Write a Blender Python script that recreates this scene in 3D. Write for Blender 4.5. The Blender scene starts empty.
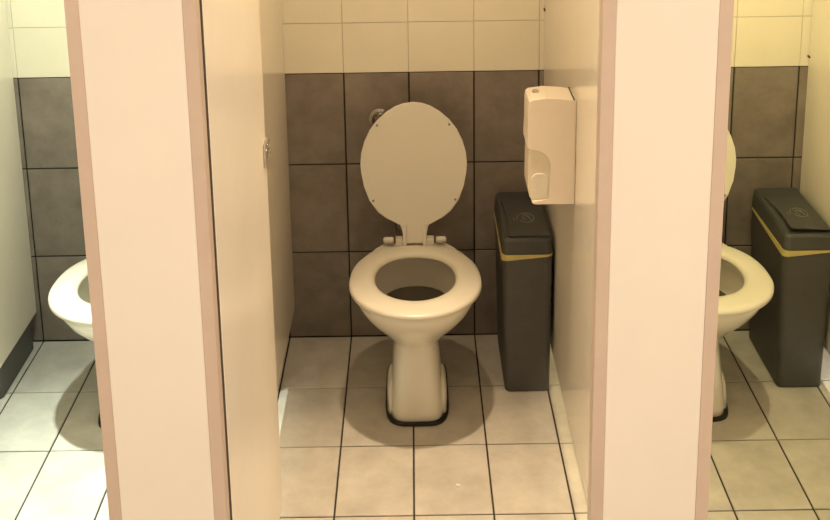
import bpy, bmesh, math, random
from mathutils import Vector, Matrix
random.seed(7)
scene = bpy.context.scene
C = scene.collection

# ------------------------------------------------------------------ camera
F_PX, CY_PX = 1175.81, 23.90
CAM = Vector((0.01717, -3.46860, 1.89616))
YAW, PITCH, ROLL = 0.00121, 0.24139, -0.01475
fw = Vector((math.sin(YAW)*math.cos(PITCH), math.cos(YAW)*math.cos(PITCH), -math.sin(PITCH)))
rt = Vector((math.cos(YAW), -math.sin(YAW), 0))
up = rt.cross(fw)
r2 = math.cos(ROLL)*rt + math.sin(ROLL)*up
u2 = -math.sin(ROLL)*rt + math.cos(ROLL)*up
cam = bpy.data.cameras.new('camera')
cam.sensor_fit = 'HORIZONTAL'; cam.sensor_width = 36.0
cam.lens = F_PX/830*36.0
cam.shift_x = 0.0
cam.shift_y = -(260-CY_PX)/830
cam.clip_start = 0.02; cam.clip_end = 50
camo = bpy.data.objects.new('camera', cam); C.objects.link(camo)
M3 = Matrix((r2, u2, -fw)).transposed()
camo.matrix_world = Matrix.Translation(CAM) @ M3.to_4x4()
scene.camera = camo

# ------------------------------------------------------------------ world, exposure
w = bpy.data.worlds.new('world'); scene.world = w; w.use_nodes = True
w.node_tree.nodes['Background'].inputs[0].default_value = (0.30, 0.26, 0.20, 1)
w.node_tree.nodes['Background'].inputs[1].default_value = 0.01
vs = scene.view_settings
vs.view_transform = 'Standard'; vs.look = 'None'; vs.gamma = 1.0; vs.use_curve_mapping = False
vs.exposure = 0.0
# lamp settings (each lamp is built with its fixture further down)
# beam power, spill power, colour
STALL_LAMP = {-1: (46, 9.5, (0.86, 1.0, 0.86)), 0: (22, 3.8, (1.0, 0.76, 0.49)), 1: (0.7, 8, (1.0, 0.88, 0.44)), 2: (45, 5, (1.0, 0.95, 0.75))}
ROOM_FILL = ((46, (1.0, 0.83, 0.68)), (62, (1.0, 0.83, 0.68)))  # power and colour of the added side-wall fill panels
TILT = {-1: 1.0, 0: 4.5, 1: 2.0}         # how far each beam is aimed towards the door, degrees
BEAM, SPILL = (44, 1.0), (165, 0.5)
LAMP_Z, CEIL = 2.20, 2.26
PITCH_X = 0.81                    # stall spacing
TX = 0.011                        # toilet centre in the middle stall

# ------------------------------------------------------------------ materials
def nodes(name):
    m = bpy.data.materials.new(name); m.use_nodes = True
    nt = m.node_tree
    return m, nt, nt.nodes['Principled BSDF']
def mat(name, col, rough=0.5, metal=0.0, var=0.0, scale=20.0, bump=0.0, bscale=200.0, coat=0.0, objvar=0.0, spec=0.5):
    m, nt, b = nodes(name)
    b.inputs['Base Color'].default_value = (*col, 1)
    b.inputs['Roughness'].default_value = rough
    b.inputs['Metallic'].default_value = metal
    b.inputs['Coat Weight'].default_value = coat
    b.inputs['Specular IOR Level'].default_value = spec
    tc = nt.nodes.new('ShaderNodeTexCoord')
    if var > 0:
        n = nt.nodes.new('ShaderNodeTexNoise'); n.inputs['Scale'].default_value = scale
        n.inputs['Detail'].default_value = 6; n.inputs['Roughness'].default_value = 0.65
        info = nt.nodes.new('ShaderNodeObjectInfo')
        mp = nt.nodes.new('ShaderNodeVectorMath'); mp.operation = 'MULTIPLY_ADD'
        mp.inputs[1].default_value = (1, 1, 1)
        cmb = nt.nodes.new('ShaderNodeVectorMath'); cmb.operation = 'SCALE'; cmb.inputs['Scale'].default_value = 37.0
        cv = nt.nodes.new('ShaderNodeCombineXYZ')
        for k in range(3): nt.links.new(info.outputs['Random'], cv.inputs[k])
        nt.links.new(cv.outputs[0], cmb.inputs[0])
        nt.links.new(tc.outputs['Object'], mp.inputs[0]); nt.links.new(cmb.outputs[0], mp.inputs[2])
        nt.links.new(mp.outputs[0], n.inputs['Vector'])
        r = nt.nodes.new('ShaderNodeMapRange')
        r.inputs['From Min'].default_value = 0.3; r.inputs['From Max'].default_value = 0.7
        r.inputs['To Min'].default_value = 1-var; r.inputs['To Max'].default_value = 1+var
        nt.links.new(n.outputs['Fac'], r.inputs['Value'])
        val = r.outputs[0]
        if objvar > 0:
            r2_ = nt.nodes.new('ShaderNodeMapRange')
            r2_.inputs['To Min'].default_value = 1-objvar; r2_.inputs['To Max'].default_value = 1+objvar
            nt.links.new(info.outputs['Random'], r2_.inputs['Value'])
            mu = nt.nodes.new('ShaderNodeMath'); mu.operation = 'MULTIPLY'
            nt.links.new(val, mu.inputs[0]); nt.links.new(r2_.outputs[0], mu.inputs[1]); val = mu.outputs[0]
        hsv = nt.nodes.new('ShaderNodeHueSaturation'); hsv.inputs['Color'].default_value = (*col, 1)
        nt.links.new(val, hsv.inputs['Value'])
        nt.links.new(hsv.outputs[0], b.inputs['Base Color'])
    if bump > 0:
        n2 = nt.nodes.new('ShaderNodeTexNoise'); n2.inputs['Scale'].default_value = bscale; n2.inputs['Detail'].default_value = 3
        nt.links.new(tc.outputs['Object'], n2.inputs['Vector'])
        bp = nt.nodes.new('ShaderNodeBump'); bp.inputs['Strength'].default_value = bump; bp.inputs['Distance'].default_value = 0.002
        nt.links.new(n2.outputs['Fac'], bp.inputs['Height']); nt.links.new(bp.outputs[0], b.inputs['Normal'])
    return m
def emit(name, col, s):
    m, nt, b = nodes(name)
    b.inputs['Base Color'].default_value = (*col, 1)
    b.inputs['Emission Color'].default_value = (*col, 1); b.inputs['Emission Strength'].default_value = s
    return m
MT = {
 'floor_tile': mat('floor_tile', (0.58, 0.54, 0.48), 0.42, var=0.16, scale=9, bump=0.15, bscale=160, objvar=0.05),
 'floor_grout': mat('floor_grout', (0.045, 0.04, 0.035), 0.9, var=0.2),
 'dark_tile': mat('dark_tile', (0.245, 0.205, 0.172), 0.45, var=0.22, scale=11, bump=0.2, bscale=140, objvar=0.07),
 'pale_tile': mat('pale_tile', (0.85, 0.79, 0.64), 0.22, var=0.03, scale=6, objvar=0.015),
 'dark_grout': mat('dark_grout', (0.03, 0.026, 0.022), 0.9),
 'pale_grout': mat('pale_grout', (0.62, 0.56, 0.43), 0.9),
 'partition': mat('partition', (0.86, 0.80, 0.69), 0.17, var=0.02, scale=5, bump=0.04, bscale=300),
 'door': mat('door_laminate', (0.86, 0.79, 0.67), 0.24, var=0.02, scale=5, bump=0.04, bscale=300),
 'pilaster': mat('pilaster_laminate', (0.78, 0.71, 0.60), 0.35, var=0.02, scale=5),
 'trim': mat('edge_trim', (0.55, 0.43, 0.335), 0.4, var=0.04, scale=10),
 'china': mat('white_china', (0.80, 0.76, 0.66), 0.12, var=0.015, scale=6, coat=0.3),
 'seat': mat('white_plastic', (0.72, 0.68, 0.585), 0.30, var=0.015, scale=6),
 'seal': mat('black_sealant', (0.012, 0.011, 0.010), 0.6, var=0.1),
 'water': mat('bowl_water', (0.06, 0.05, 0.035), 0.03, var=0.1),  # dark tint stands in for the dark reflection on the water
 'bin': mat('charcoal_plastic', (0.075, 0.073, 0.068), 0.5, var=0.08, scale=30, bump=0.25, bscale=600),
 'bin_lid': mat('charcoal_lid_plastic', (0.055, 0.056, 0.052), 0.5, var=0.08, scale=30, bump=0.2, bscale=600),
 'liner': mat('yellow_liner', (0.58, 0.49, 0.17), 0.45, var=0.1),
 'emblem': mat('pale_emblem', (0.20, 0.20, 0.17), 0.5, var=0.1),
 'dispenser': mat('cream_plastic', (0.90, 0.80, 0.69), 0.3, var=0.02),
 'tray': mat('clear_cream_plastic', (0.84, 0.76, 0.60), 0.25, var=0.04),
 'paper': mat('white_paper', (0.82, 0.77, 0.66), 0.9, var=0.05, scale=40, bump=0.4, bscale=90),
 'chrome': mat('chrome', (0.45, 0.43, 0.40), 0.18, 1.0, var=0.05),
 'steel': mat('brushed_steel', (0.55, 0.52, 0.47), 0.32, 1.0, var=0.08, scale=60),
 'gap_shade': mat('gap_shade_brown', (0.10, 0.075, 0.05), 0.7, var=0.1),  # dark brown that paints the shade of the hinge gap
 'black': mat('black_screw_gap_shade', (0.015, 0.014, 0.013), 0.6, var=0.1),  # for the fixing screws and the painted shade of the dispenser gap
 'paint': mat('cream_paint', (0.45, 0.42, 0.36), 0.7, var=0.03, scale=3, bump=0.1),
 'ceiling': mat('white_ceiling_paint', (0.55, 0.53, 0.48), 0.8, var=0.03, scale=3, bump=0.1),
 'white_metal': mat('white_enamel', (0.8, 0.78, 0.74), 0.3, var=0.02),
}

# ------------------------------------------------------------------ helpers
def link(name, me, m, parent=None, loc=None, smooth=False):
    o = bpy.data.objects.new(name, me); C.objects.link(o)
    if m is not None and len(me.materials) == 0: me.materials.append(m)
    if parent is not None: o.parent = parent
    if loc is not None: o.location = loc
    if smooth:
        for p in me.polygons: p.use_smooth = True
    return o
def bm_obj(name, bm, m, parent=None, loc=None, smooth=False):
    bmesh.ops.recalc_face_normals(bm, faces=bm.faces)
    me = bpy.data.meshes.new(name); bm.to_mesh(me); bm.free()
    return link(name, me, m, parent, loc, smooth)
def box_bm(x0, x1, y0, y1, z0, z1, bev=0.0, seg=2, bm=None):
    own = bm is None
    t = bmesh.new()
    bmesh.ops.create_cube(t, size=1.0)
    for v in t.verts:
        v.co = Vector(((x0+x1)/2+v.co.x*(x1-x0), (y0+y1)/2+v.co.y*(y1-y0), (z0+z1)/2+v.co.z*(z1-z0)))
    if bev > 0:
        bmesh.ops.bevel(t, geom=list(t.edges), offset=bev, segments=seg, profile=0.5, affect='EDGES')
    if own: return t
    me = bpy.data.meshes.new('tmp'); t.to_mesh(me); t.free(); bm.from_mesh(me); bpy.data.meshes.remove(me)
    return bm
def box(name, x0, x1, y0, y1, z0, z1, m, parent=None, bev=0.0, seg=2):
    return bm_obj(name, box_bm(x0, x1, y0, y1, z0, z1, bev, seg), m, parent)
def loft_bm(rings, cap0=True, cap1=True, bm=None):
    bm = bm or bmesh.new()
    vs_ = [[bm.verts.new(p) for p in r] for r in rings]
    n = len(rings[0])
    for a, b in zip(vs_[:-1], vs_[1:]):
        for i in range(n):
            bm.faces.new((a[i], a[(i+1) % n], b[(i+1) % n], b[i]))
    if cap0: bm.faces.new(list(reversed(vs_[0])))
    if cap1: bm.faces.new(vs_[-1])
    return bm
def tube_bm(pts, r, n=10, bm=None, cap=True):
    pts = [Vector(p) for p in pts]; rings = []
    rad = r if isinstance(r, (list, tuple)) else [r]*len(pts)
    ref = None
    for i, p in enumerate(pts):
        d = (pts[min(i+1, len(pts)-1)]-pts[max(i-1, 0)]).normalized()
        if ref is None:
            ref = Vector((0, 0, 1)) if abs(d.z) < 0.9 else Vector((1, 0, 0))
        a = (ref - d*ref.dot(d)).normalized(); b = d.cross(a); ref = a
        rings.append([p + rad[i]*(math.cos(2*math.pi*k/n)*a + math.sin(2*math.pi*k/n)*b) for k in range(n)])
    return loft_bm(rings, cap, cap, bm)
def prism_bm(poly, axis, a0, a1, bev=0.0, seg=2):
    """poly: 2-D outline; axis 'y': (x,z) outline extruded in y; axis 'z': (x,y) outline extruded in z"""
    bm = bmesh.new()
    f = (lambda p, a: (p[0], a, p[1])) if axis == 'y' else (lambda p, a: (p[0], p[1], a))
    lo = [bm.verts.new(f(p, a0)) for p in poly]; hi = [bm.verts.new(f(p, a1)) for p in poly]
    n = len(poly)
    bm.faces.new(lo[::-1]); bm.faces.new(hi)
    for i in range(n): bm.faces.new((lo[i], lo[(i+1) % n], hi[(i+1) % n], hi[i]))
    if bev > 0:
        es = [e for e in bm.edges if len(e.link_faces) == 2 and any(len(fc.verts) > 4 for fc in e.link_faces)]
        bmesh.ops.bevel(bm, geom=es, offset=bev, segments=seg, profile=0.5, affect='EDGES')
    return bm
def empty(name, loc=(0, 0, 0)):
    o = bpy.data.objects.new(name, None); C.objects.link(o); o.location = loc
    o.empty_display_size = 0.05
    return o
def tag(o, label, cat, group=None, kind=None):
    o['label'] = label; o['category'] = cat
    if group: o['group'] = group
    if kind: o['kind'] = kind
    return o
def copy_tree(o, parent=None):
    c = o.copy(); C.objects.link(c)
    if parent is not None: c.parent = parent
    for ch in list(o.children): copy_tree(ch, c)
    return c

# ------------------------------------------------------------------ setting: floor and walls
XL, XR, YF = -2.012, 2.048, -7.0
TW, RH, PH, D1, DD = 0.200, 0.2967, 0.1581, 0.3090, 0.2989
G = 0.0048                                   # joint width
floor = box('floor', XL-0.1, XR+0.1, YF-0.1, 0.1, -0.12, -0.003, MT['floor_grout'])
tag(floor, 'pale grey-beige rectangular floor tiles with dark joints', 'floor', kind='structure')
def tile_mesh(name, wx, wy, wz, bev, axis):
    b = box_bm(-wx/2, wx/2, -wy/2, wy/2, -wz/2, wz/2)
    keep = 1 if axis == 'y' else 2
    def front(e):
        if keep == 2: return all(v.co.z > 0 for v in e.verts)
        return all(v.co.y < 0 for v in e.verts)
    bmesh.ops.bevel(b, geom=[e for e in b.edges if front(e)], offset=bev, segments=1, affect='EDGES')
    me = bpy.data.meshes.new(name); b.to_mesh(me); b.free()
    return me
rest = bmesh.new()
cols = []
xk = math.floor((XL)/TW)
while xk*TW < XR:
    a, b_ = max(xk*TW, XL), min((xk+1)*TW, XR)
    if b_-a > 0.012: cols.append((a, b_))
    xk += 1
rows = [(0.0, D1)]
while rows[-1][1] < -YF-0.01: rows.append((rows[-1][1], min(rows[-1][1]+DD, -YF)))
cache = {}
def tile(name, x0, x1, y0, y1, z0, z1, m, parent, axis, bev=0.0012):
    k = (name, m.name, round(x1-x0, 4), round(y1-y0, 4), round(z1-z0, 4))
    if k not in cache:
        cache[k] = tile_mesh(name, x1-x0, y1-y0, z1-z0, bev, axis); cache[k].materials.append(m)
    o = link(name, cache[k], m, parent)
    o.location = ((x0+x1)/2, (y0+y1)/2, (z0+z1)/2)
    return o
for j, (ya, yb) in enumerate(rows):
    for (a, b_) in cols:
        dz = random.uniform(-0.0004, 0.0003)
        if j < 8: tile('floor_tile', a+G/2, b_-G/2, -yb+G/2, -ya-G/2, -0.004+dz, dz, MT['floor_tile'], floor, 'z')
        else: box_bm(a+G/2, b_-G/2, -yb+G/2, -ya-G/2, -0.004+dz, dz, bm=rest)
far = bm_obj('floor_tiles', rest, MT['floor_tile'], floor); far['kind'] = 'stuff'

wall_back = box('wall_back', XL-0.1, XR+0.1, 0.004, 0.104, 0, 3*RH, MT['dark_grout'])
tag(wall_back, 'tiled back wall, dark brown tiles below and cream tiles above', 'wall', kind='structure')
box('pale_grout', XL-0.1, XR+0.1, 0.004, 0.104, 3*RH, CEIL, MT['pale_grout'], wall_back)
for (a, b_) in cols:
    for r in range(3):
        dy = random.uniform(-0.0004, 0.0004)
        tile('dark_tile', a+G/2, b_-G/2, dy, 0.006+dy, r*RH+G/2, (r+1)*RH-G/2, MT['dark_tile'], wall_back, 'y')
    z = 3*RH; r = 0
    while z < CEIL-0.02:
        z1 = min(z+PH, CEIL)
        tile('pale_tile', a+0.0007, b_-0.0007, 0.0, 0.006, z+0.0008, z1-0.0008, MT['pale_tile'], wall_back, 'y', 0.0008)
        z = z1
for nm, x0, x1, y0, y1, lab in (('wall_left', XL-0.1, XL, YF, 0.004, 'cream painted side wall beyond the leftmost stall'),
                                ('wall_right', XR, XR+0.1, YF, 0.004, 'cream painted side wall beyond the rightmost stall'),
                                ('wall_front', XL-0.1, XR+0.1, YF-0.1, YF, 'cream painted wall facing the row of toilet stalls')):
    tag(box(nm, x0, x1, y0, y1, 0, CEIL, MT['paint']), lab, 'wall', kind='structure')
tag(box('ceiling', XL-0.1, XR+0.1, YF-0.1, 0.104, CEIL, CEIL+0.1, MT['ceiling']), 'white painted ceiling above the toilet stalls', 'ceiling', kind='structure')

# ------------------------------------------------------------------ partitions and pilasters
PART_X = 0.415; PT = 0.015; YP = -1.7432
for k, lab in ((-2, 'pale green-lit partition panel at the left edge of the picture'),
               (-1, 'cream partition panel partly hidden behind the open stall door'),
               (0, 'glossy cream partition panel carrying the paper dispenser'),
               (1, 'cream partition panel behind the bin at the right edge')):
    x = PART_X + k*PITCH_X - (0.022 if k == -2 else 0)
    root = empty('partition', (x+PT/2, -0.85, 0.105)); tag(root, lab, 'partition', 'partitions between the toilet stalls')
    L = Vector((x+PT/2, -0.85, 0.105))
    b = box_bm(-PT/2, PT/2, YP+0.030-L.y, -0.0035-L.y, 0, 1.9, 0.0015, 1)
    bm_obj('panel', b, MT['partition'], root)
    for zz in (0.20, 0.71 if k == 1 else 0.87, 1.6):
        b = box_bm(-PT/2-0.0035, -PT/2, -0.020-L.y, -0.0004-L.y, zz+0.105, zz+0.111, 0.0008, 1)
        bm_obj('fixing_screw', b, MT['black'], root)
PIL0, PIL1, TRW = -0.5080, -0.3093, 0.0218
for k, lab in ((0, 'wide peach pilaster with brown edge trims beside the open door'),
               (1, 'wide peach pilaster with edge trims between the middle and right stalls')):
    xc = (PIL0+PIL1)/2 + k*PITCH_X; hw = (PIL1-PIL0)/2
    root = empty('pilaster', (xc, YP+0.014, 0)); tag(root, lab, 'pilaster', 'pilasters at the front of the stalls')
    bm_obj('panel', box_bm(-hw+TRW, hw-TRW, -0.014, 0.014, 0.13, 2.04, 0.0006, 1), MT['pilaster'], root)
    for s in (-1, 1):
        a, b_ = sorted((s*(hw-TRW), s*hw))
        bm_obj('edge_trim', box_bm(a, b_, -0.0145, 0.0145, 0.13, 2.04, 0.0012, 1), MT['trim'], root)
        f = bm_obj('foot', tube_bm([(s*hw*0.6, 0, 0.0), (s*hw*0.6, 0, 0.006), (s*hw*0.6, 0, 0.0061), (s*hw*0.6, 0, 0.135)], [0.026, 0.026, 0.011, 0.011], 16), MT['steel'], root, smooth=False)

# ------------------------------------------------------------------ open stall door
DX0, DX1, DY0, DY1, DZ = -0.324, -0.306, -1.708, -1.065, 0.157
door = empty('door_1', (DX0, DY0, DZ)); tag(door, 'cream stall door standing open into the middle stall', 'door', kind='structure')
def dbox(nm, x0, x1, y0, y1, z0, z1, m, bev=0.001, par=door, seg=1):
    return bm_obj(nm, box_bm(x0-DX0, x1-DX0, y0-DY0, y1-DY0, z0-DZ, z1-DZ, bev, seg), m, par)
dbox('leaf', DX0, DX1, DY0, DY1, DZ, 2.02, MT['door'], 0.0012)
for z in (0.42, 1.05, 1.80):
    h = bm_obj('hinge', tube_bm([(-0.0045, 0.012, z-DZ), (-0.0045, 0.012, z-DZ+0.09)], 0.005, 12), MT['steel'], door, smooth=False)
lock = dbox('lock_plate', DX1, DX1+0.005, -1.113, -1.062, 1.004, 1.058, MT['steel'], 0.0015)
kn = bm_obj('turn_knob', tube_bm([(DX1+0.005-DX0, -1.079-DY0, 1.030-DZ), (DX1+0.012-DX0, -1.079-DY0, 1.030-DZ)], 0.007, 16), MT['chrome'], door)
bm_obj('slide_bolt', box_bm(DX1+0.001-DX0, DX1+0.008-DX0, -1.095-DY0, -1.050-DY0, 1.044-DZ, 1.054-DZ, 0.002, 2), MT['chrome'], door)

dbox('hinge_gap_shade', DX1-0.006, DX1-0.0009, -1.7137, -1.7075, DZ, 2.02, MT['gap_shade'], 0.0)  # dark strip painting the shade in the gap between pilaster and door

# ------------------------------------------------------------------ toilets
TY = 0.36                                    # pan origin is this far from the wall
def egg(z, yf, yb, hw, n=2.2, N=56, wide=0.52, nb=None):
    """closed outline: yf / yb are distances from the wall, wide sets where it is widest"""
    yc = yb+(yf-yb)*(1-wide); pts = []
    nb = nb or n
    for i in range(N):
        t = 2*math.pi*i/N; c, s = math.cos(t), math.sin(t)
        front = s < 0
        e = 2.0/(n if front else nb)
        x = hw*math.copysign(abs(c)**e, c)
        q = math.copysign(abs(s)**e, s)
        Y = yc + (-q)*((yf-yc) if front else (yc-yb))
        pts.append(Vector((x, -(Y-TY), z)))
    return pts
def make_toilet():
    root = empty('toilet', (TX, -TY, 0))
    S = [  # z, front, back, half width, n front, n back
        (0.004, .513, .165, .080, 4.6, 5), (0.03, .512, .165, .079, 4.6, 5), (0.08, .505, .165, .074, 4.5, 5), (0.13, .493, .165, .069, 4.2, 5),
        (0.18, .482, .165, .067, 3.6, 5), (0.213, .480, .165, .067, 3.0, 5), (0.235, .495, .165, .079, 2.6, 4), (0.262, .524, .165, .106, 2.3, 3.4),
        (0.295, .562, .165, .135, 2.1, 3), (0.33, .602, .168, .156, 2.05, 3), (0.365, .633, .172, .169, 2.0, 3), (0.388, .645, .178, .172, 2.0, 3),
        (0.398, .646, .182, .172, 2.0, 3), (0.403, .641, .186, .167, 2.0, 3),
        # over the rim and down inside
        (0.403, .606, .262, .134, 2.0, 2.3), (0.398, .600, .266, .130, 2.0, 2.3), (0.375, .602, .258, .134, 2.0, 2.3), (0.355, .596, .252, .134, 2.0, 2.3),
        (0.325, .570, .250, .122, 2.0, 2.3), (0.295, .540, .252, .108, 2.0, 2.3), (0.25, .48, .262, .082, 2, 2.2), (0.215, .43, .28, .058, 2, 2), (0.205, .40, .30, .03, 2, 2)]
    rings = [egg(z, f, b, h, n, wide=(0.5 if z < 0.22 else 0.46), nb=nb) for z, f, b, h, n, nb in S]
    pan = bm_obj('pan', loft_bm(rings, True, True), MT['china'], root, smooth=True)
    # rear feet that flare beside the pedestal
    for s in (-1, 1):
        R = []
        for z, hw_, f, b in ((0.004, .0175, .474, .30), (0.05, .0165, .468, .305), (0.075, .015, .458, .315), (0.092, .011, .445, .33), (0.099, .004, .43, .35)):
            R.append([Vector((s*0.0705 + p.x, p.y, p.z)) for p in egg(z, f, b, hw_, 3.0, 28, 0.5)])
        bm_obj('foot_flange', loft_bm(R), MT['china'], root, smooth=True)
    R = [egg(0.0005, .520, .165, .0925, 4.2, nb=5), egg(0.009, .519, .165, .0920, 4.2, nb=5), egg(0.012, .513, .17, .086, 4.2, nb=5)]
    bm_obj('base_seal', loft_bm(R), MT['seal'], root)
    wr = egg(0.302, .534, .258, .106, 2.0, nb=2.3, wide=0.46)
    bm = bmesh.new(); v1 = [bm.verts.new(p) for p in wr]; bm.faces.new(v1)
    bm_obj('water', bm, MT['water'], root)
    # outlet to the wall
    bm_obj('outlet_pipe', tube_bm([(0, -.17+TY, .19), (0, -.10+TY, .19), (0, -.07+TY, .19), (0, -0.001+TY, .19)], [.05, .05, .055, .055], 20), MT['china'], root, smooth=True)
    # deck behind the seat
    deck = [(-.135, .262), (-.118, .225), (-.094, .186), (.094, .186), (.118, .225), (.135, .262)]
    bm_obj('rear_deck', prism_bm([(x, -(Y-TY)) for x, Y in deck], 'z', .385, .4085, 0.003), MT['china'], root)
    # seat ring: outer profile rounded
    so = dict(n=2.0, nb=2.35, wide=0.475, N=72)
    prof = [(0.0, .4045), (0.0, .412), (.003, .418), (.010, .4225), (.022, .4245), (.036, .4245), (.05, .4225)]
    rings = []
    of, ob, oh = .674, .232, .184
    hf, hb, hh = .578, .296, .113
    for t, z in ((0.05, .4085), (0.0, .4095), (0, .4175), (.03, .4215), (.10, .4245), (.25, .4265), (.62, .4268), (.84, .4245), (.95, .420), (1.0, .414), (1.0, .4085)):
        rings.append([a.lerp(b_, t) for a, b_ in zip(egg(z, of, ob, oh, **so), egg(z, hf, hb, hh, n=2.0, nb=2.2, wide=0.5, N=72))])
    bm = loft_bm(rings, False, False)
    bm.verts.ensure_lookup_table(); n = 72; L = len(bm.verts)
    for i in range(n):
        bm.faces.new((bm.verts[i], bm.verts[L-n+i], bm.verts[L-n+(i+1) % n], bm.verts[(i+1) % n]))
    seat = bm_obj('seat', bm, MT['seat'], root, smooth=True)
    for x, Y in ((.125, .36), (-.125, .36), (.115, .56), (-.115, .56)):
        bm_obj('seat_buffer', tube_bm([(x, -(Y-TY), .4025), (x, -(Y-TY), .4095)], .008, 12), MT['seat'], seat)
    # hinge
    hy, hz = -(.206-TY), .4275
    for s in (-1, 1):
        bm_obj('hinge_barrel', tube_bm([(s*.063, hy, hz), (s*.066, hy, hz), (s*.089, hy, hz), (s*.094, hy, hz)], [.007, .0095, .0095, .006], 14), MT['seat'], root, smooth=True)
        bm_obj('hinge_block', box_bm(min(s*.036, s*.057), max(s*.036, s*.057), hy-.022, hy+.008, .408, hz+.011, .003, 2), MT['seat'], root)
    bm_obj('hinge_rod', tube_bm([(-.04, hy, hz), (.04, hy, hz)], .005, 10), MT['seat'], root)
    # lid, leaning back on its hinge
    O = [(0, .0185), (.02, .0335), (.085, .0335), (.118, .0345), (.128, .0375), (.150, .072), (.185, .105), (.22, .131), (.28, .151), (.35, .158), (.42, .154), (.52, .144), (.62, .135)]
    # t along the lid height measured from photo rows: (fraction, half width)
    O = [(-.01, .0355), (.06, .0355), (.115, .0365), (.132, .040), (.146, .060), (.170, .083), (.215, .108), (.30, .134), (.40, .149), (.50, .157), (.56, .159),
         (.64, .156), (.72, .147), (.80, .131), (.87, .109), (.93, .081), (.97, .053), (.99, .030), (1.0, .0)]
    Ln = .418
    left = [(-h, t*Ln) for t, h in O]; right = [(h, t*Ln) for t, h in O[:-1]][::-1]
    poly = left + right
    bm = prism_bm(poly, 'z', 0, .013, 0.004, 3)
    lean = math.radians(90-15.5)
    # local lid plane: x across, y along, z thickness -> stand it up and lean it back
    Mx = Matrix.Translation((0, hy-.004, hz-.004)) @ Matrix.Rotation(lean, 4, 'X')
    bmesh.ops.transform(bm, matrix=Mx, verts=bm.verts)
    lid = bm_obj('lid', bm, MT['seat'], root)
    for x, t in ((.108, .835), (-.108, .835), (.122, .30), (-.122, .30)):
        b = tube_bm([(x, t*Ln, .011), (x, t*Ln, .0165), (x, t*Ln, .017)], [.0034, .0034, .002], 12)
        bmesh.ops.transform(b, matrix=Mx, verts=b.verts)
        bm_obj('bumper', b, MT['emblem'], lid)
    b = box_bm(-.029, .029, .012, .016, .0125, .0145, .0008, 1)
    for s in (-1, 1):
        e = box_bm(min(s*.024, s*.0355), max(s*.024, s*.0355), -.012, .055, -.004, .0185, .003, 2)
        bmesh.ops.transform(e, matrix=Mx, verts=e.verts)
        bm_obj('hinge_ear', e, MT['seat'], lid)
    b.free()
    return root
toilet = make_toilet()
tag(toilet, 'white toilet with raised lid in the middle stall, fully in view', 'toilet', 'toilets in the stalls')
for k, lab in ((-1, 'brightly lit white toilet at the left, mostly hidden behind the left pilaster'),
               (1, 'white toilet at the right, half hidden behind the right pilaster')):
    t = copy_tree(toilet); t.location = (TX + k*PITCH_X - (0.017 if k < 0 else 0.006), -TY, 0); t['label'] = lab

# chrome flush pipe bend behind the middle lid
fp = empty('flush_pipe', (-0.092, 0, 0.742))
tag(fp, 'chrome flush pipe bend on dark tiles behind the raised lid', 'pipe')
bm_obj('wall_flange', tube_bm([(0, -0.0005, 0), (0, -.005, 0), (0, -.009, 0)], [.034, .034, .024], 28), MT['chrome'], fp, smooth=False)
bm_obj('elbow', tube_bm([(0, -.004, 0), (0, -.028, 0), (.002, -.044, -.006), (.006, -.052, -.020), (.012, -.054, -.045), (.03, -.056, -.12), (.05, -.06, -.24), (.06, -.07, -.36)], [.016, .017, .018, .018, .015, .015, .015, .015], 18), MT['chrome'], fp, smooth=True)
bm_obj('collar', tube_bm([(0.006, -.052, -.018), (.011, -.054, -.040)], [.021, .021], 20), MT['chrome'], fp, smooth=False)

# ------------------------------------------------------------------ sanitary bins
def rrect(x0, x1, y0, y1, r, n=5):
    pts = []
    for cx, cy, a0 in ((x1-r, y1-r, 0), (x0+r, y1-r, 90), (x0+r, y0+r, 180), (x1-r, y0+r, 270)):
        for i in range(n+1):
            a = math.radians(a0+90*i/n); pts.append((cx+r*math.cos(a), cy+r*math.sin(a)))
    return pts
def make_bin():
    root = empty('sanitary_bin', (0.335, -0.194, 0))       # local y: front is negative
    def ring(z, x0, x1, y0, y1, r): return [Vector((x, y, z)) for x, y in rrect(x0, x1, y0, y1, r)]
    R = [ring(0.0, -.060, .066, -.150, .150, .014), ring(.004, -.063, .069, -.154, .154, .016),
         ring(.43, -.074, .070, -.170, .160, .018), ring(.438, -.074, .070, -.170, .160, .018)]
    bm_obj('body', loft_bm(R), MT['bin'], root)
    # liner folded over the rim: a strip that droops towards the front left corner
    top = rrect(-.0765, .0725, -.1725, .1625, .02); A, B = [], []
    for x, y in top:
        dr = .0045 + .015*max(0, min(1, (.07-x)/.15))*max(0, min(1, (.165-y)/.33))
        A.append(Vector((x, y, .447-dr))); B.append(Vector((x, y, .4475)))
    IN = [Vector((x*.95, y*.95, .4475)) for x, y in top]
    bm_obj('liner_bag', loft_bm([[Vector((p.x*.97, p.y*.97, p.z)) for p in A], A, B, IN]), MT['liner'], root)
    R = [ring(.448, -.074, .070, -.172, .168, .018), ring(.452, -.0755, .0715, -.1735, .1695, .018), ring(.486, -.071, .069, -.168, .171, .018),
         ring(.494, -.066, .064, -.162, .166, .016)]
    bm = loft_bm(R)
    for v in bm.verts:
        if v.co.z > .47: v.co.z += .010*(v.co.y+.17)/.34       # the lid rises slightly to the back
    lid = bm_obj('lid', bm, MT['bin_lid'], root)
    return root, lid
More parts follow.
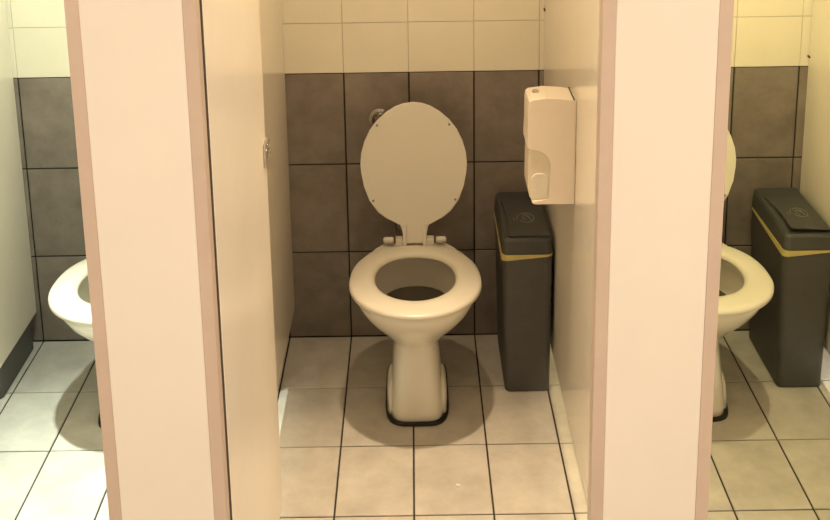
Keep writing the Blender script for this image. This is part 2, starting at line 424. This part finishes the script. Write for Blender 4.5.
def add_flap(lid, lift, tw):
    # wavy hinged flap on top, hinged along the wall side and the back
    nx, ny = 10, 14
    bm = bmesh.new(); top, bot = [], []
    for j in range(ny+1):
        v = j/ny; row, rb = [], []
        for i in range(nx+1):
            u = i/nx
            x0 = -.058 + .010*math.sin(math.pi*v*0.9)*tw
            x = x0 + u*(.060-x0); y = .085 - v*.240
            z = .4955 + lift*(v**1.5)*(1-.55*u) + .010*(1-v)*.75 + .004*math.sin(math.pi*u)*math.sin(math.pi*v)
            row.append(bm.verts.new((x, y, z+.0045))); rb.append(bm.verts.new((x, y, z)))
        top.append(row); bot.append(rb)
    for j in range(ny):
        for i in range(nx):
            bm.faces.new((top[j][i], top[j][i+1], top[j+1][i+1], top[j+1][i]))
            bm.faces.new((bot[j][i], bot[j+1][i], bot[j+1][i+1], bot[j][i+1]))
    edge = [(0, i) for i in range(nx+1)] + [(j, nx) for j in range(1, ny+1)] + [(ny, i) for i in range(nx-1, -1, -1)] + [(j, 0) for j in range(ny-1, 0, -1)]
    for q in range(len(edge)):
        a, b_ = edge[q], edge[(q+1) % len(edge)]
        bm.faces.new((top[a[0]][a[1]], top[b_[0]][b_[1]], bot[b_[0]][b_[1]], bot[a[0]][a[1]]))
    fl = bm_obj('flap', bm, MT['bin_lid'], lid)
    def zat(x, y):
        v = (.085-y)/.24; u = (x+.055)/.115
        return .4955 + lift*(v**1.5)*(1-.55*u) + .010*(1-v)*.75 + .004*math.sin(math.pi*u)*math.sin(math.pi*v) + .0047
    # hand-in-circle mark
    cx, cy = .006, -.045
    def stroke(pts, bm): return tube_bm([(x, y, zat(x, y)) for x, y in pts], .0011, 5, bm)
    b = bmesh.new()
    stroke([(cx+.022*math.cos(a), cy+.032*math.sin(a)) for a in [math.radians(d) for d in range(-150, 141, 15)]], b)
    stroke([(cx-.004, cy-.018), (cx-.010, cy-.004), (cx-.009, cy+.012), (cx-.003, cy+.018), (cx+.001, cy+.006)], b)
    stroke([(cx+.001, cy+.020), (cx+.004, cy+.004), (cx+.010, cy-.006), (cx+.012, cy-.018)], b)
    stroke([(cx+.007, cy+.016), (cx+.010, cy+.002)], b)
    stroke([(cx-.030, cy-.012), (cx-.026, cy+.010), (cx-.020, cy+.024)], b)
    stroke([(cx-.038, cy-.014), (cx-.036, cy+.004)], b)
    bm_obj('emblem', b, MT['emblem'], lid)
    h = bm_obj('hinge_pin', tube_bm([(.064, .09, .497), (.064, -.15, .497)], .0035, 8), MT['bin_lid'], lid)
for k, lab, lift in ((-2, 'dark bin glimpsed under the partition at the far left edge', .002), (-1, 'dark bin glimpsed under the partition beside the open door', .002),
                     (0, 'slim charcoal bin with yellow liner below the paper dispenser', .0015), (1, 'charcoal bin with raised lid flap and yellow liner in the right stall', .013)):
    r, lid = make_bin(); add_flap(lid, lift, 1.0)
    r.location.x += k*PITCH_X - (0.0 if k < 1 else 0.004)
    tag(r, lab, 'bin', 'sanitary bins beside the toilets')

# ------------------------------------------------------------------ paper dispenser on the middle stall's right partition
dp = empty('paper_dispenser', (PART_X, -0.655, 0.745))
tag(dp, 'cream toilet paper dispenser on the partition above the bin', 'dispenser')
def arc(cx, cz, r, a0, a1, n=8, rz=None):
    rz = rz or r
    return [(cx+r*math.cos(math.radians(a0+(a1-a0)*i/n)), cz+rz*math.sin(math.radians(a0+(a1-a0)*i/n))) for i in range(n+1)]
# outline in (x, z), wall at x = 0, front at x = -0.13
cov = [(-.0005, .0), (-.0005, .272), (-.03, .276), (-.075, .279), (-.110, .2755), (-.1165, .270), (-.1185, .257), (-.1190, .20), (-.1205, .165)] + \
      arc(-.1135, .153, .007, 180, 270, 5) + [(-.108, .1465)] + arc(-.108, .1025, .046, 90, 0, 10, .044) + [(-.062, .02), (-.066, .013), (-.085, .011), (-.108, .010), (-.107, .004), (-.10, .0005)]
bm_obj('cover', prism_bm(cov, 'y', -.058, .050, 0.0028, 3), MT['dispenser'], dp)
tr = [(-.055, .006), (-.055, .15), (-.110, .15), (-.1165, .135), (-.1175, .04), (-.113, .018), (-.104, .007)]
bm_obj('tray', prism_bm(tr, 'y', -.050, .046, 0.002, 2), MT['tray'], dp)
pr = [(-.068, .016), (-.068, .062)] + arc(-.084, .062, .016, 0, 90, 5, .020) + arc(-.094, .062, .016, 90, 180, 5, .020) + [(-.110, .020), (-.104, .014)]
bm_obj('paper_stack', prism_bm(pr, 'y', -.0525, .02, 0.003, 2), MT['paper'], dp)
bm_obj('lid_seam', box_bm(-.1185, -.0005, -.0584, -.0575, .2545, .2565), MT['dispenser'], dp)
bm_obj('lock_button', tube_bm([(-.095, 0.005, .2745), (-.095, 0.005, .2815), (-.095, 0.005, .283)], [.0085, .0085, .006], 18), MT['steel'], dp)
bm_obj('wall_gap_shade', box_bm(-.0075, -.0045, -.0582, .0495, .2732, .2752), MT['black'], dp)  # black strip painting the shaded gap between dispenser and wall

# ------------------------------------------------------------------ litter on the floor
def scrap(x, y, s, lab):
    bm = bmesh.new(); pts = [(-.6, -.5, .08), (.5, -.6, .02), (.7, .4, .10), (-.1, .7, .03), (-.7, .3, .12)]
    lo = [bm.verts.new((a*s, b_*s, .0004)) for a, b_, c in pts]; hi = [bm.verts.new((a*s, b_*s, .001+c*s*3)) for a, b_, c in pts]
    bm.faces.new(lo[::-1]); bm.faces.new(hi)
    for i in range(5): bm.faces.new((lo[i], lo[(i+1) % 5], hi[(i+1) % 5], hi[i]))
    o = bm_obj('paper_scrap', bm, MT['paper']); o.location = (x, y, 0)
    tag(o, lab, 'litter')
scrap(.115, -.790, .0085, 'tiny white paper scrap on the floor in front of the middle toilet')

# ------------------------------------------------------------------ lamps and added fill panels
def downlight(k, power, spill, col, lab):
    x = TX + k*PITCH_X
    root = empty('ceiling_downlight', (x, -0.89, CEIL)); tag(root, lab, 'lamp', 'downlights above the stalls')
    R = [(.052, -.0005), (.052, -.006), (.044, -.009), (.036, -.004), (.036, -.0005)]
    rings = [[Vector((r*math.cos(2*math.pi*i/32), r*math.sin(2*math.pi*i/32), z)) for i in range(32)] for r, z in R]
    bm_obj('ring', loft_bm(rings, False, False), MT['white_metal'], root, smooth=True)
    bm_obj('lens', tube_bm([(0, 0, -.0006), (0, 0, -.003)], .0355, 32), emit('downlight_lens', col, 6.0), root)
    for nm, pw, (size, blend) in (('beam', power, BEAM), ('spill', spill, SPILL)):
        ld = bpy.data.lights.new('downlight_'+nm, 'SPOT'); ld.energy = pw*6; ld.color = col
        ld.spot_size = math.radians(size); ld.spot_blend = blend; ld.shadow_soft_size = 0.03
        lo = bpy.data.objects.new(nm, ld); C.objects.link(lo); lo.parent = root; lo.location = (0, 0, LAMP_Z-CEIL)
        if nm == 'beam': lo.rotation_euler.x = -math.radians(TILT.get(k, 0))      # aimed a little towards the door
for k, lab in ((-1, 'round recessed ceiling downlight above the left stall'), (0, 'round recessed ceiling downlight above the middle stall'),
               (1, 'round recessed ceiling downlight above the right stall'), (2, 'round recessed ceiling downlight beyond the right stall')):
    downlight(k if k < 2 else 1.92, *STALL_LAMP[k], lab)
for i, (x, rz, lab) in enumerate(((XL, -90, 'added unseen fill light panel on the left side wall'), (XR, 90, 'added unseen fill light panel on the right side wall'))):
    root = empty('fill_panel', (x, -3.6, 1.85)); root.rotation_euler.z = math.radians(rz)  # unseen fill panels, added to light the pilasters, door and partition fronts
    tag(root, lab, 'lamp', 'added fill lights on the side walls')
    bm_obj('frame', box_bm(-.47, .47, .0005, .03, -.22, .22, .002, 1), MT['white_metal'], root)
    bm_obj('diffuser', box_bm(-.45, .45, .0295, .034, -.20, .20), emit('fill_diffuser', ROOM_FILL[i][1], 2.0), root)
    ld = bpy.data.lights.new('fill_light', 'AREA'); ld.shape = 'RECTANGLE'; ld.size = .88; ld.size_y = .38
    ld.energy = ROOM_FILL[i][0]; ld.color = ROOM_FILL[i][1]
    lo = bpy.data.objects.new('fill_source', ld); C.objects.link(lo); lo.parent = root; lo.location = (0, .04, 0)
    lo.rotation_euler = (math.radians(90), 0, 0)
